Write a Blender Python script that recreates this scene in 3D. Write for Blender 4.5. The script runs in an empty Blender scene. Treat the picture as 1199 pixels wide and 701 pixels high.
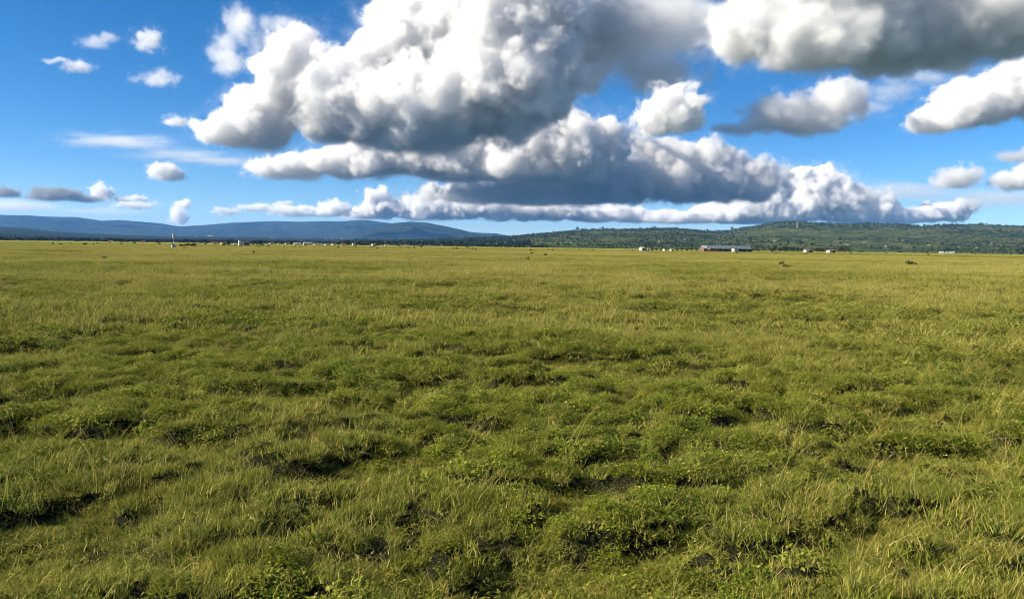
import bpy, math, random
import numpy as np
from mathutils import Vector, Matrix, Euler

S = bpy.context.scene
COL = S.collection
R = math.radians

# ------------------------------------------------------------------ camera, sky, sun, exposure
FPX = 872.0                       # focal length in photograph pixels (1199 wide)
EYE = 1.7
PITCH, ROLL = 4.1, 0.785
cam = bpy.data.cameras.new('camera')
cam_o = bpy.data.objects.new('camera', cam)
COL.objects.link(cam_o)
S.camera = cam_o
cam.sensor_width = 36
cam.lens = 36 * FPX / 1199
cam.clip_start = 0.1
cam.clip_end = 200000
CAM_ROT = Euler((R(90 - PITCH), 0, 0)).to_matrix() @ Euler((0, 0, R(ROLL))).to_matrix()
cam_o.matrix_world = Matrix.Translation((0, 0, EYE)) @ CAM_ROT.to_4x4()

SUN_EL = 32
SUN_AZ = Vector((-1, -0.22, 0)).normalized()
world = bpy.data.worlds.new('World')
S.world = world
world.use_nodes = True
wn = world.node_tree
bg = wn.nodes['Background']
sky = wn.nodes.new('ShaderNodeTexSky')
sky.sky_type = 'NISHITA'
sky.sun_disc = False
sky.sun_elevation = R(SUN_EL)
sky.sun_rotation = math.atan2(SUN_AZ.x, SUN_AZ.y)
sky.altitude = 2400
sky.air_density = .85
sky.dust_density = 0.5
sky.ozone_density = 3.0
hs = wn.nodes.new('ShaderNodeHueSaturation')
hs.inputs['Saturation'].default_value = 1.32
wn.links.new(sky.outputs[0], hs.inputs['Color'])
wn.links.new(hs.outputs[0], bg.inputs[0])
bg.inputs[1].default_value = 0.06

sun = bpy.data.lights.new('sun', 'SUN')
sun.energy = 5.0
sun.angle = R(0.5)
sun.color = (1.0, 0.90, 0.72)
sun_o = bpy.data.objects.new('sun', sun)
COL.objects.link(sun_o)
SUN_DIR = Vector((SUN_AZ.x * math.cos(R(SUN_EL)), SUN_AZ.y * math.cos(R(SUN_EL)), math.sin(R(SUN_EL))))
sun_o.rotation_euler = SUN_DIR.to_track_quat('Z', 'Y').to_euler()

S.view_settings.view_transform = 'Standard'
S.view_settings.look = 'None'
S.view_settings.gamma = 1
S.view_settings.exposure = 1.3
S.cycles.use_denoising = True
S.cycles.pixel_filter_type = 'BLACKMAN_HARRIS'
S.cycles.filter_width = 1.0
S.cycles.max_bounces = 18
S.cycles.diffuse_bounces = 3
S.cycles.glossy_bounces = 2
S.cycles.transmission_bounces = 4
S.cycles.volume_bounces = 16
S.cycles.volume_step_rate = 2.0
S.cycles.transparent_max_bounces = 8

# ------------------------------------------------------------------ helpers
rng = np.random.default_rng(7)


def ray(x, y):
    return (CAM_ROT @ Vector(((x - 599.5) / FPX, -(y - 350.5) / FPX, -1))).normalized()


def at(x, y, D):
    """point seen at photograph pixel x, y at forward distance D"""
    d = ray(x, y)
    return Vector((0, 0, EYE)) + d * (D / d.y)


def horizon(x):
    return 288.0 + 0.0137 * (x - 599.5)


def _hash(ix, iy, seed):
    h = (ix.astype(np.int64) * 374761393 + iy.astype(np.int64) * 668265263 + seed * 974634777) & 0x7fffffff
    h = ((h ^ (h >> 13)) * 1274126177) & 0x7fffffff
    h = ((h ^ (h >> 15)) * 2246822519) & 0x7fffffff
    return ((h ^ (h >> 16)) & 0xffff) / 65535.0


def vnoise(x, y, seed=0):
    x = np.asarray(x, float); y = np.asarray(y, float)
    ix = np.floor(x); iy = np.floor(y)
    fx = x - ix; fy = y - iy
    fx = fx * fx * (3 - 2 * fx); fy = fy * fy * (3 - 2 * fy)
    a = _hash(ix, iy, seed); b = _hash(ix + 1, iy, seed)
    c = _hash(ix, iy + 1, seed); d = _hash(ix + 1, iy + 1, seed)
    return (a * (1 - fx) + b * fx) * (1 - fy) + (c * (1 - fx) + d * fx) * fy


def fbm(x, y, octs=4, seed=0, gain=0.5):
    t = 0; amp = 1; tot = 0
    for k in range(octs):
        t = t + amp * vnoise(x * 2 ** k + 17.3 * k, y * 2 ** k - 9.1 * k, seed + k)
        tot += amp; amp *= gain
    return t / tot


def sstep(a, b, x):
    t = np.clip((np.asarray(x, float) - a) / (b - a), 0, 1)
    return t * t * (3 - 2 * t)


def mound_f(x, y):
    m = fbm(x / .52 + 3.3, y / .33, 3, 11, .5)
    p = fbm(x / .27 + 8.1, y / .20, 2, 23)
    b = fbm(x / 1.7 + 1.7, y / .7 + 4.4, 2, 27)
    return (.8 * sstep(0.37, 0.53, m) + .2 * m) * (.55 + .45 * sstep(.28, .44, p)) * (.35 + .65 * sstep(.30, .43, b)) + .40 * sstep(.30, .43, b) - .2


def ground_h(x, y):
    """micro relief of the plain: low mounds and hollows, fading away with distance"""
    r = np.hypot(x, y)
    mound = 0.20 * mound_f(x, y)
    big = 0.35 * (fbm(x / 9.0, y / 6.0, 2, 31) - 0.5)
    fine = 0.05 * (fbm(x / 0.35, y / 0.35, 2, 51) - 0.5)
    return (mound + fine - 0.22) * (1 - sstep(40, 160, r)) + big * (1 - sstep(60, 260, r))


def mesh_np(name, v, f):
    me = bpy.data.meshes.new(name)
    v = np.asarray(v, np.float32); f = np.asarray(f, np.int32)
    n = f.shape[1]
    me.vertices.add(len(v)); me.vertices.foreach_set('co', v.ravel())
    me.loops.add(f.size); me.loops.foreach_set('vertex_index', f.ravel())
    me.polygons.add(len(f))
    me.polygons.foreach_set('loop_start', np.arange(len(f), dtype=np.int32) * n)
    me.update(calc_edges=True)
    return me


def fattr(me, name, vals):
    a = me.attributes.new(name, 'FLOAT', 'POINT')
    a.data.foreach_set('value', np.asarray(vals, np.float32))


def link(name, me, mat=None, parent=None):
    o = bpy.data.objects.new(name, me)
    COL.objects.link(o)
    if mat: me.materials.append(mat)
    if parent: o.parent = parent
    return o


def tag(o, label=None, cat=None, group=None, kind=None):
    if label: o['label'] = label
    if cat: o['category'] = cat
    if group: o['group'] = group
    if kind: o['kind'] = kind
    return o


def thing(name, label, cat, loc, rz=0, group=None):
    o = bpy.data.objects.new(name, None)
    COL.objects.link(o)
    o.location = loc; o.rotation_euler = (0, 0, rz)
    o.empty_display_size = 0.5
    return tag(o, label, cat, group)


class MB:
    """collects boxes, prisms and tubes for one mesh"""
    def __init__(self): self.v = []; self.f = []

    def quad_prism(self, pts_lo, pts_hi):
        b = len(self.v); n = len(pts_lo)
        self.v += [tuple(p) for p in pts_lo] + [tuple(p) for p in pts_hi]
        self.f.append(tuple(b + i for i in reversed(range(n))))
        self.f.append(tuple(b + n + i for i in range(n)))
        for i in range(n):
            j = (i + 1) % n
            self.f.append((b + i, b + j, b + n + j, b + n + i))
        return self

    def box(self, x0, x1, y0, y1, z0, z1):
        lo = [(x0, y0, z0), (x1, y0, z0), (x1, y1, z0), (x0, y1, z0)]
        return self.quad_prism(lo, [(a, b, z1) for a, b, _ in lo])

    def tube(self, p0, p1, r0, r1=None, n=8):
        r1 = r0 if r1 is None else r1
        p0 = Vector(p0); p1 = Vector(p1)
        q = (p1 - p0).to_track_quat('Z', 'Y')
        ring = [(math.cos(2 * math.pi * k / n), math.sin(2 * math.pi * k / n)) for k in range(n)]
        return self.quad_prism([p0 + q @ Vector((c * r0, s * r0, 0)) for c, s in ring],
                               [p1 + q @ Vector((c * r1, s * r1, 0)) for c, s in ring])

    def gable(self, x0, x1, y0, y1, z0, zr, t=0.08, over=0.25):
        """pitched roof, ridge along x, two slabs of thickness t"""
        ym = (y0 + y1) / 2
        for ya in (y0 - over, y1 + over):
            lo = [(x0 - over, ya, z0), (x1 + over, ya, z0), (x1 + over, ym, zr), (x0 - over, ym, zr)]
            if ya > ym: lo = [lo[1], lo[0], lo[3], lo[2]]
            self.quad_prism(lo, [(a, b, c + t) for a, b, c in lo])
        return self

    def gable_walls(self, x0, x1, y0, y1, z0, z1, zr):
        ym = (y0 + y1) / 2
        prof = [(y0, z0), (y1, z0), (y1, z1), (ym, zr), (y0, z1)]
        return self.quad_prism([(x0, a, b) for a, b in prof], [(x1, a, b) for a, b in prof])

    def build(self, name, mat, parent=None):
        me = bpy.data.meshes.new(name)
        me.from_pydata(self.v, [], self.f)
        me.update()
        return link(name, me, mat, parent)


class NT:
    """small node tree writer"""
    def __init__(self, tree): self.t = tree; self.N = tree.nodes; self.L = tree.links

    def new(self, typ, **kw):
        n = self.N.new(typ)
        for k, v in kw.items(): setattr(n, k, v)
        return n

    def put(self, sock, val):
        if hasattr(val, 'links'): self.L.new(val, sock)
        elif val is not None: sock.default_value = val

    def math(self, op, a, b=None, c=None):
        n = self.new('ShaderNodeMath', operation=op)
        for i, x in enumerate((a, b, c)): self.put(n.inputs[i], x)
        return n.outputs[0]

    def vec(self, op, a, b=None):
        n = self.new('ShaderNodeVectorMath', operation=op)
        self.put(n.inputs[0], a); self.put(n.inputs[1], b)
        return n.outputs['Value'] if op in ('LENGTH', 'DOT_PRODUCT') else n.outputs[0]

    def noise(self, vec, scale=1, detail=2, rough=.5, dist=0):
        n = self.new('ShaderNodeTexNoise')
        self.put(n.inputs['Vector'], vec)
        n.inputs['Scale'].default_value = scale; n.inputs['Detail'].default_value = detail
        n.inputs['Roughness'].default_value = rough; n.inputs['Distortion'].default_value = dist
        return n

    def ss(self, x, a, b, lo=0., hi=1.):
        n = self.new('ShaderNodeMapRange', interpolation_type='SMOOTHSTEP')
        self.put(n.inputs[0], x)
        for i, v in zip((1, 2, 3, 4), (a, b, lo, hi)): n.inputs[i].default_value = v
        return n.outputs[0]

    def mix(self, fac, a, b):
        n = self.new('ShaderNodeMix', data_type='RGBA')
        self.put(n.inputs[0], fac)
        for s, v in ((n.inputs[6], a), (n.inputs[7], b)):
            if hasattr(v, 'links'): self.L.new(v, s)
            else: s.default_value = (*v, 1)
        return n.outputs[2]


def new_mat(name):
    m = bpy.data.materials.new(name)
    m.use_nodes = True
    return m, NT(m.node_tree), m.node_tree.nodes['Principled BSDF']


def plain_mat(name, col, rough=.8, var=.15, scale=1.2, metallic=0):
    m, t, p = new_mat(name)
    tc = t.new('ShaderNodeTexCoord')
    n = t.noise(tc.outputs['Object'], scale, 5, .6)
    c2 = tuple(c * (1 - 2.2 * var) for c in col)
    t.L.new(t.mix(t.ss(n.outputs[0], .35, .7), c2, col), p.inputs['Base Color'])
    p.inputs['Roughness'].default_value = rough
    p.inputs['Metallic'].default_value = metallic
    return m


# patch colours shared by the grass blades and the ground below them
def meadow_color(t, pos, tint, dry):
    n_big = t.noise(pos, 0.035, 4, .6).outputs[0]
    n_mid = t.noise(pos, 0.35, 3, .6).outputs[0]
    n_small = t.noise(pos, 1.7, 2, .5).outputs[0]
    g = t.mix(t.ss(n_mid, .35, .65), (.038, .094, .009), (.118, .154, .013))
    g = t.mix(t.ss(n_small, .45, .75), g, (.170, .162, .016))
    g = t.mix(t.ss(tint, .0, .22), t.mix(.55, g, (.010, .020, .006)), g)
    g = t.mix(t.ss(tint, .25, .6), g, (.152, .182, .015))
    g = t.mix(t.ss(tint, .62, .95), g, (.290, .288, .050))
    band = t.noise(t.vec('MULTIPLY', pos, (.010, .042, 0)), 1, 4, .6).outputs[0]
    s = t.mix(tint, (.30, .26, .060), (.46, .40, .125))
    far = t.ss(t.vec('LENGTH', pos), 9, 45)
    patch = t.math('MULTIPLY', t.ss(n_big, .42, .66), t.ss(n_mid, .3, .7))
    patch = t.math('ADD', patch, t.math('MULTIPLY', far, t.ss(t.math('ADD', t.math('MULTIPLY', n_big, .4), t.math('MULTIPLY', band, .6)), .40, .62)))
    k = t.math('ADD', dry, t.math('MULTIPLY', patch, .36))
    k = t.new('ShaderNodeClamp').inputs[0] and k
    kk = t.math('MINIMUM', k, 1.0)
    return t.mix(kk, g, s)


def grass_material(name, transl=.32):
    m, t, p = new_mat(name)
    pos = t.new('ShaderNodeNewGeometry').outputs['Position']
    a1 = t.new('ShaderNodeAttribute', attribute_name='tint').outputs['Fac']
    a2 = t.new('ShaderNodeAttribute', attribute_name='dry').outputs['Fac']
    rnd = t.new('ShaderNodeObjectInfo').outputs['Random']
    tint = t.math('ADD', t.math('MULTIPLY', a1, .7), t.math('MULTIPLY', rnd, .3))
    c = meadow_color(t, pos, tint, a2)
    t.L.new(c, p.inputs['Base Color'])
    p.inputs['Roughness'].default_value = .55
    p.inputs['Specular IOR Level'].default_value = .06
    tr = t.new('ShaderNodeBsdfTranslucent'); t.L.new(c, tr.inputs[0])
    mx = t.new('ShaderNodeMixShader'); mx.inputs[0].default_value = transl
    t.L.new(p.outputs[0], mx.inputs[1]); t.L.new(tr.outputs[0], mx.inputs[2])
    t.L.new(mx.outputs[0], t.N['Material Output'].inputs['Surface'])
    return m


MAT_GRASS = grass_material('meadow_grass')


def ground_material():
    m, t, p = new_mat('plain_ground')
    pos = t.new('ShaderNodeNewGeometry').outputs['Position']
    n = t.noise(pos, 3.0, 5, .65).outputs[0]
    n2 = t.noise(pos, .012, 4, .6).outputs[0]
    live = meadow_color(t, pos, t.ss(n, .3, .7), t.math('MULTIPLY', t.ss(n2, .4, .65), .45))
    soil = t.mix(t.ss(n, .35, .65), (.024, .030, .009), (.050, .046, .018))
    nf = t.noise(pos, 55.0, 5, .7).outputs[0]
    soil = t.mix(t.ss(nf, .46, .62), (.012, .012, .006), soil)
    soil = t.mix(t.ss(t.noise(pos, 90.0, 3, .6).outputs[0], .58, .70), soil, (.15, .125, .05))
    bp = t.new('ShaderNodeBump'); bp.inputs['Strength'].default_value = .8; bp.inputs['Distance'].default_value = .03
    t.L.new(nf, bp.inputs['Height']); t.L.new(bp.outputs[0], p.inputs['Normal'])
    ln = t.vec('LENGTH', pos)
    c = t.mix(t.ss(ln, 15, 120), soil, live)
    far = t.mix(t.ss(t.noise(pos, .0035, 5, .65).outputs[0], .4, .62), (.030, .050, .018), (.075, .085, .030))
    c = t.mix(t.ss(ln, 700, 1500), c, far)
    t.L.new(c, p.inputs['Base Color'])
    p.inputs['Roughness'].default_value = .95
    p.inputs['Specular IOR Level'].default_value = .05
    return m


# ------------------------------------------------------------------ the plain: one sheet to the horizon
def build_ground():
    front = np.radians(np.arange(-62, 62.01, .2))
    back = np.radians(np.arange(66, 296, 5.0))
    th = np.concatenate([front, back])                       # from +y, clockwise
    r = np.concatenate([[0.02], 0.6 * (60000 / 0.6) ** (np.linspace(0, 1, 950))])
    T, Rr = np.meshgrid(th, r)
    x = Rr * np.sin(T); y = Rr * np.cos(T)
    z = ground_h(x, y)
    nT = len(th); nR = len(r)
    v = np.stack([x, y, z], -1).reshape(-1, 3)
    i, j = np.meshgrid(np.arange(nR - 1), np.arange(nT), indexing='ij')
    j2 = (j + 1) % nT
    f = np.stack([i * nT + j, i * nT + j2, (i + 1) * nT + j2, (i + 1) * nT + j], -1).reshape(-1, 4)[:, ::-1]
    me = mesh_np('ground', v, f)
    me.polygons.foreach_set('use_smooth', np.ones(len(me.polygons), bool))
    tag(link('ground', me, ground_material()), kind='structure')


build_ground()


# ------------------------------------------------------------------ hills on the horizon
def prof(pts):
    xs, ys = zip(*pts)
    return lambda u: np.interp(u, xs, ys)


RIGHT_SKY = prof([(380, 2), (480, 5), (540, 8), (600, 11.5), (640, 15.5), (680, 20), (710, 21.5), (750, 22), (780, 23.3), (800, 22), (830, 19.5),
                  (850, 20.5), (880, 26), (905, 30.5), (930, 32), (960, 30.5), (990, 30), (1010, 31.3), (1050, 30.5), (1075, 29),
                  (1100, 30.5), (1140, 30.5), (1199, 29), (1300, 26), (1500, 22)])
LEFT_SKY = prof([(-400, 26), (-150, 32), (-60, 30), (0, 28.5), (30, 28.5), (60, 27), (90, 26.8), (120, 22.8), (140, 24), (160, 22.5), (190, 20.5), (205, 18),
                 (215, 17.5), (240, 19.5), (270, 22.5), (300, 24), (320, 25), (350, 24.5), (380, 26), (400, 26), (420, 28), (430, 28.2),
                 (445, 26.5), (460, 25), (480, 23), (520, 19.5), (560, 15.5), (580, 15), (600, 11), (640, 7), (700, 4), (760, 0), (800, 0)])
FRONT_SKY = prof([(360, 0), (400, 8), (430, 18), (450, 23), (462, 25.3), (480, 26.8), (500, 25.8), (520, 22.3), (540, 18.3), (556, 14.5), (570, 11.5), (600, 8), (640, 4), (680, 0), (700, 0)])
DARK_SKY = prof([(-400, 24), (-100, 17), (0, 14.5), (30, 13), (60, 10), (100, 8), (150, 6.6), (200, 6), (400, 5.5), (560, 5), (660, 3), (760, 0), (800, 0)])


def hill_fn(sky, D0, D1, D2, rough, seed, ridge=0.0):
    def z(u, D):
        rise = sstep(0, 1, (D - D0) / (D1 - D0)) ** .8
        fall = 1 - .7 * sstep(0, 1, (D - D1) / (D2 - D1))
        e = sky(u) * np.minimum(rise, 1) * fall
        x = (u - 599.5) / FPX * D
        n = fbm(x / (.16 * D1), D / (.16 * D1), 5, seed) - .5
        if ridge:
            rr = np.abs(fbm(x / (.06 * D1) + .6 * n, D / (.14 * D1), 4, seed + 5) - .5) * 2
            e = e * (1 - ridge * rr * (1 - sstep(.8, 1.0, (D - D0) / (D1 - D0))) * sstep(0, .15, (D - D0) / (D1 - D0)))
        e = e + rough * n * sstep(0, .3, (D - D0) / (D1 - D0)) * np.clip(sky(u) / 10, 0, 1)
        return e * D / FPX + EYE * sstep(0, .05, (D - D0) / (D1 - D0)) - 2 * (1 - sstep(0, .02, (D - D0) / (D1 - D0)))
    return z


def hill_mesh(name, zf, u0, u1, nu, D0, D2, nd, mat):
    u = np.linspace(u0, u1, nu); d = np.linspace(D0, D2, nd)
    U, D = np.meshgrid(u, d)
    v = np.stack([(U - 599.5) / FPX * D, D, zf(U, D)], -1).reshape(-1, 3)
    i, j = np.meshgrid(np.arange(nd - 1), np.arange(nu - 1), indexing='ij')
    f = np.stack([i * nu + j, i * nu + j + 1, (i + 1) * nu + j + 1, (i + 1) * nu + j], -1).reshape(-1, 4)
    me = mesh_np(name, v, f)
    me.polygons.foreach_set('use_smooth', np.ones(len(me.polygons), bool))
    return tag(link(name, me, mat), kind='structure')


def hill_material(name, c0, c1, c2, s):
    m, t, p = new_mat(name)
    pos = t.new('ShaderNodeNewGeometry').outputs['Position']
    n1 = t.noise(pos, s, 6, .6).outputs[0]
    n2 = t.noise(pos, s * 6, 4, .65).outputs[0]
    c = t.mix(t.ss(n1, .42, .6), c0, c1)
    c = t.mix(t.ss(n2, .5, .66), c, c2)
    t.L.new(c, p.inputs['Base Color'])
    p.inputs['Roughness'].default_value = .95
    p.inputs['Specular IOR Level'].default_value = .03
    return m


Z_RIGHT = hill_fn(RIGHT_SKY, 1300, 4200, 6500, 4.0, 71)
Z_LEFT = hill_fn(LEFT_SKY, 9500, 16500, 20000, 2.6, 81, .75)
Z_FRONT = hill_fn(FRONT_SKY, 8500, 12500, 15000, 2.6, 91, .75)
Z_DARK = hill_fn(DARK_SKY, 2600, 7200, 8800, .8, 61)
MAT_RIGHT = hill_material('hill_scrub', (.018, .032, .010), (.048, .062, .017), (.135, .138, .048), .0035)
MAT_MOUNT = hill_material('shaded_mountain_forest', (.006, .014, .006), (.016, .027, .011), (.050, .056, .026), .0022)  # forest green darkened to stand in for cloud shadow on the mountains
MAT_DARKR = hill_material('shaded_bush_plain', (.007, .013, .006), (.012, .018, .008), (.022, .026, .012), .003)  # bush colour, with the cloud shadow over this plain painted in
hill_mesh('green_hills', Z_RIGHT, 380, 1500, 500, 1300, 6500, 140, MAT_RIGHT)
hill_mesh('blue_mountains', Z_LEFT, -400, 800, 520, 9500, 20000, 110, MAT_MOUNT)
hill_mesh('forested_mountain', Z_FRONT, 360, 700, 240, 8500, 15000, 90, MAT_MOUNT)
hill_mesh('dark_plain', Z_DARK, -400, 800, 300, 2600, 8800, 60, MAT_DARKR)


# ------------------------------------------------------------------ air: even haze round camera and land, below the clouds
def build_haze():
    b = MB().box(-24000, 24000, -3000, 21500, -25, 590)
    m = bpy.data.materials.new('haze'); m.use_nodes = True
    t = NT(m.node_tree); t.N.clear()
    o = t.new('ShaderNodeOutputMaterial'); v = t.new('ShaderNodeVolumePrincipled')
    v.inputs['Color'].default_value = (.16, .44, 1.0, 1)
    v.inputs['Density'].default_value = 2.9e-5
    v.inputs['Anisotropy'].default_value = 0.0
    t.L.new(v.outputs[0], o.inputs['Volume'])
    tag(b.build('haze', m), kind='stuff')


build_haze()

# ------------------------------------------------------------------ clouds: real volumes filled by a noise field
def cloud_material(dens, white):
    m = bpy.data.materials.new('cloud_vapour'); m.use_nodes = True
    t = NT(m.node_tree); t.N.clear()
    o = t.new('ShaderNodeOutputMaterial'); v = t.new('ShaderNodeVolumePrincipled')
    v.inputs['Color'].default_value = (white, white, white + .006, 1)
    v.inputs['Density'].default_value = dens
    v.inputs['Anisotropy'].default_value = .2
    t.L.new(v.outputs[0], o.inputs['Volume'])
    return m


CLOUD_MATS = {}


def cloud(label, D, base, blobs, dens=.03, vpx=2.4, seed=0, lump=34., soft=.22, amp=1.0, depth=1.0, stretch=1.0, white=.95, group=None):
    """blobs: (x, y, rx, ry) in photograph pixels at distance D; base: pixel height of the flat underside"""
    sc = D / FPX
    vox = vpx * sc
    rnd = random.Random(seed + 100)
    bl = []
    for bx, by, rx, ry in blobs:
        c = at(bx, by, D); r = Vector((rx * sc, max(rx * .45 + ry * .55, ry) * sc * depth, ry * sc))
        c.y += rnd.uniform(-.35, .35) * r.y
        bl.append((c, r))
    lo = Vector([min(c[i] - 1.3 * r[i] for c, r in bl) for i in range(3)])
    hi = Vector([max(c[i] + 1.3 * r[i] for c, r in bl) for i in range(3)])
    bz = at(sum(b[0] for b in blobs) / len(blobs), base, D).z
    bz = max(bz, 620)
    lo.z = max(lo.z, bz - 3 * vox, 600)
    org = (lo + hi) / 2; org.z = lo.z
    vol = bpy.data.volumes.new('cloud')
    o = bpy.data.objects.new('cloud', vol)
    COL.objects.link(o); o.location = org
    tag(o, label, 'cloud', group)
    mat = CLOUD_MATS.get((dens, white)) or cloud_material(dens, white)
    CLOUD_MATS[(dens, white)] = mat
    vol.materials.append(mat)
    ng = bpy.data.node_groups.new('cloud_field', 'GeometryNodeTree')
    ng.interface.new_socket('Geometry', in_out='OUTPUT', socket_type='NodeSocketGeometry')
    t = NT(ng)
    pos = t.new('GeometryNodeInputPosition').outputs[0]
    L = lump * sc                                              # size of the billows in metres
    off = (seed * 7.13 + 1.7, seed * 3.31 + 5.2, seed * 1.77 + 9.4)
    q = t.vec('ADD', t.vec('MULTIPLY', pos, (1 / (L * stretch), 1 / L, 1 / L)), off)
    wn_ = t.noise(q, .55, 1, .5)
    warp = t.vec('MULTIPLY', t.vec('SUBTRACT', wn_.outputs[1], (.5, .5, .5)), (L * 1.3,) * 3)
    pw = t.vec('ADD', pos, warp)
    f = None
    for c, r in bl:
        d = t.vec('LENGTH', t.vec('MULTIPLY', t.vec('SUBTRACT', pw, tuple(c - org)), (1 / r.x, 1 / r.y, 1 / r.z)))
        e = t.math('SUBTRACT', 1, d)
        f = e if f is None else t.math('SMOOTH_MAX', f, e, .2)
    bil = None
    for k, a in ((.9, .40), (2.1, .21), (4.6, .15), (10.0, .11)):
        n = t.noise(q, k, 0, .5).outputs[0]
        b = t.math('MULTIPLY', t.math('ABSOLUTE', t.math('MULTIPLY_ADD', n, 2, -1)), a)
        bil = b if bil is None else t.math('ADD', bil, b)
    wisp = t.noise(q, 1.5, 6, .70).outputs[0]
    f = t.math('ADD', f, t.math('MULTIPLY', t.math('SUBTRACT', bil, .20), amp * .85))
    f = t.math('ADD', f, t.math('MULTIPLY', t.math('SUBTRACT', wisp, .5), amp * .75))
    sep = t.new('ShaderNodeSeparateXYZ'); t.L.new(pos, sep.inputs[0])
    zz = t.math('ADD', sep.outputs[2], t.math('MULTIPLY', t.math('SUBTRACT', wisp, .5), -L * .9))
    flat = t.ss(zz, bz - org.z - .15 * L, bz - org.z + .45 * L)
    den = t.math('MULTIPLY', t.ss(f, 0, soft), flat)
    fringe = t.math('MULTIPLY', t.ss(f, -.38, .2), t.math('MULTIPLY', t.ss(wisp, .46, .72), t.ss(zz, bz - org.z - .5 * L, bz - org.z + .5 * L)))
    den = t.math('MAXIMUM', den, t.math('MULTIPLY', fringe, .09))
    vc = t.new('GeometryNodeVolumeCube')
    t.L.new(den, vc.inputs['Density'])
    vc.inputs['Min'].default_value = lo - org; vc.inputs['Max'].default_value = hi - org
    for i, k in enumerate(('Resolution X', 'Resolution Y', 'Resolution Z')):
        vc.inputs[k].default_value = max(8, int((hi - lo)[i] / (vox if i != 1 else vox * 1.5)))
    sm = t.new('GeometryNodeSetMaterial'); sm.inputs['Material'].default_value = mat
    out = t.new('NodeGroupOutput')
    t.L.new(vc.outputs[0], sm.inputs[0]); t.L.new(sm.outputs[0], out.inputs[0])
    o.modifiers.new('cloud_field', 'NODES').node_group = ng
    return o


cloud('biggest white and grey cumulus bank, bright lobes at its left end, filling the top middle', 7000, 180,
      [(347, 90, 50, 50), (400, 112, 60, 55), (252, 150, 40, 26), (300, 135, 48, 36), (440, 75, 55, 50), (500, 40, 75, 60), (590, 35, 90, 70),
       (480, 128, 115, 55), (570, 100, 95, 70), (650, 20, 80, 55), (612, 106, 68, 50), (690, 15, 60, 40)], seed=1, lump=42, soft=.20, dens=.020, vpx=1.35, amp=1.2, white=.955)
cloud('thin grey veil trailing off the right side of the biggest cumulus bank', 7400, 120,
      [(720, 40, 90, 60), (785, 30, 75, 50), (770, 85, 65, 32), (690, 55, 60, 40)], dens=.006, vpx=2.4, seed=2, soft=.7, amp=1.5, white=.88)  # reduced whiteness puts the bigger bank's shade into the vapour colour
cloud('long dark based cloud with bright white tongue at left, tucked under the biggest bank', 10000, 212,
      [(340, 198, 55, 18), (410, 190, 65, 24), (470, 180, 65, 28), (550, 180, 85, 40), (640, 180, 85, 50), (680, 168, 45, 30), (600, 150, 70, 50), (705, 182, 36, 24)], seed=3, lump=28, soft=.20, dens=.020, vpx=1.4, amp=1.2, white=.95)
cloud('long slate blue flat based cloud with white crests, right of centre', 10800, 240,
      [(620, 226, 130, 18), (720, 212, 90, 30), (800, 208, 90, 34), (780, 185, 40, 24), (838, 190, 35, 24), (872, 212, 55, 28), (690, 195, 60, 24), (745, 172, 22, 14)], seed=4, lump=20, vpx=1.6, white=.88, amp=1.6, dens=.015)  # albedo lowered to paint in the shadow of a neighbouring cloud
cloud('bright white towering cumulus low over the green hills', 17500, 262,
      [(955, 225, 55, 30), (905, 243, 60, 20), (985, 240, 60, 24), (850, 252, 60, 13), (800, 256, 50, 9), (1020, 250, 50, 16), (945, 208, 25, 14)], seed=5, lump=20, vpx=1.3, amp=1.15)
cloud('small bright cumulus with flat base at right, just above the hill crest', 17500, 261,
      [(1105, 249, 34, 13), (1060, 253, 45, 9), (1122, 246, 18, 12)], seed=6, lump=15, vpx=1.3, amp=1.3)
cloud('low long row of pale puffs along the middle horizon', 19000, 259,
      [(446, 238, 20, 16), (500, 245, 60, 14), (440, 250, 30, 8), (570, 243, 60, 15), (640, 245, 60, 14), (700, 250, 60, 10), (770, 255, 60, 7)], seed=7, lump=16, vpx=1.4, amp=2.1, dens=.022)
cloud('small round cumulus alone in blue right of the biggest bank', 5400, 160,
      [(785, 132, 40, 32), (768, 140, 28, 22), (805, 132, 24, 24)], seed=8, lump=24, vpx=1.3, amp=1.4, soft=.25)
cloud('grey scrap of cloud in the blue gap beside the biggest bank', 7600, 118,
      [(692, 96, 22, 18), (680, 104, 16, 10)], dens=.012, seed=9, lump=14, vpx=1.4, soft=.45, amp=1.7)
cloud('broad grey cloud sheet cut by the top right edge', 5200, 92,
      [(880, 28, 60, 40), (960, 40, 100, 46), (1060, 30, 120, 50), (1160, 15, 110, 50), (1250, 0, 90, 50), (930, 75, 60, 28), (1000, -10, 150, 40)], seed=10, lump=40, vpx=2.2, dens=.018, soft=.3, amp=1.2, white=.94)
cloud('slanting grey cloud with dark tail, below the top right sheet', 7200, 160,
      [(930, 135, 60, 24), (975, 122, 40, 26), (860, 152, 32, 9), (960, 145, 40, 16)], seed=11, lump=22, vpx=1.5, dens=.014, soft=.4, amp=1.6)
cloud('long white cloud slanting up to the right edge', 7400, 157,
      [(1100, 138, 40, 20), (1140, 122, 50, 28), (1185, 105, 50, 34), (1240, 95, 50, 40)], seed=12, lump=24, vpx=1.5, dens=.02, amp=1.3)
cloud('small grey puff low at right, beside the pair at the edge', 10500, 222,
      [(1118, 209, 28, 15), (1108, 214, 20, 8)], seed=13, lump=15, vpx=1.3, dens=.014, soft=.4, amp=1.7, white=.92)
cloud('grey white puff cut by the right edge, lower of two', 10500, 225,
      [(1190, 212, 36, 14), (1215, 205, 36, 18)], seed=14, lump=16, vpx=1.4, dens=.016, soft=.4, amp=1.5, white=.93)
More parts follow.
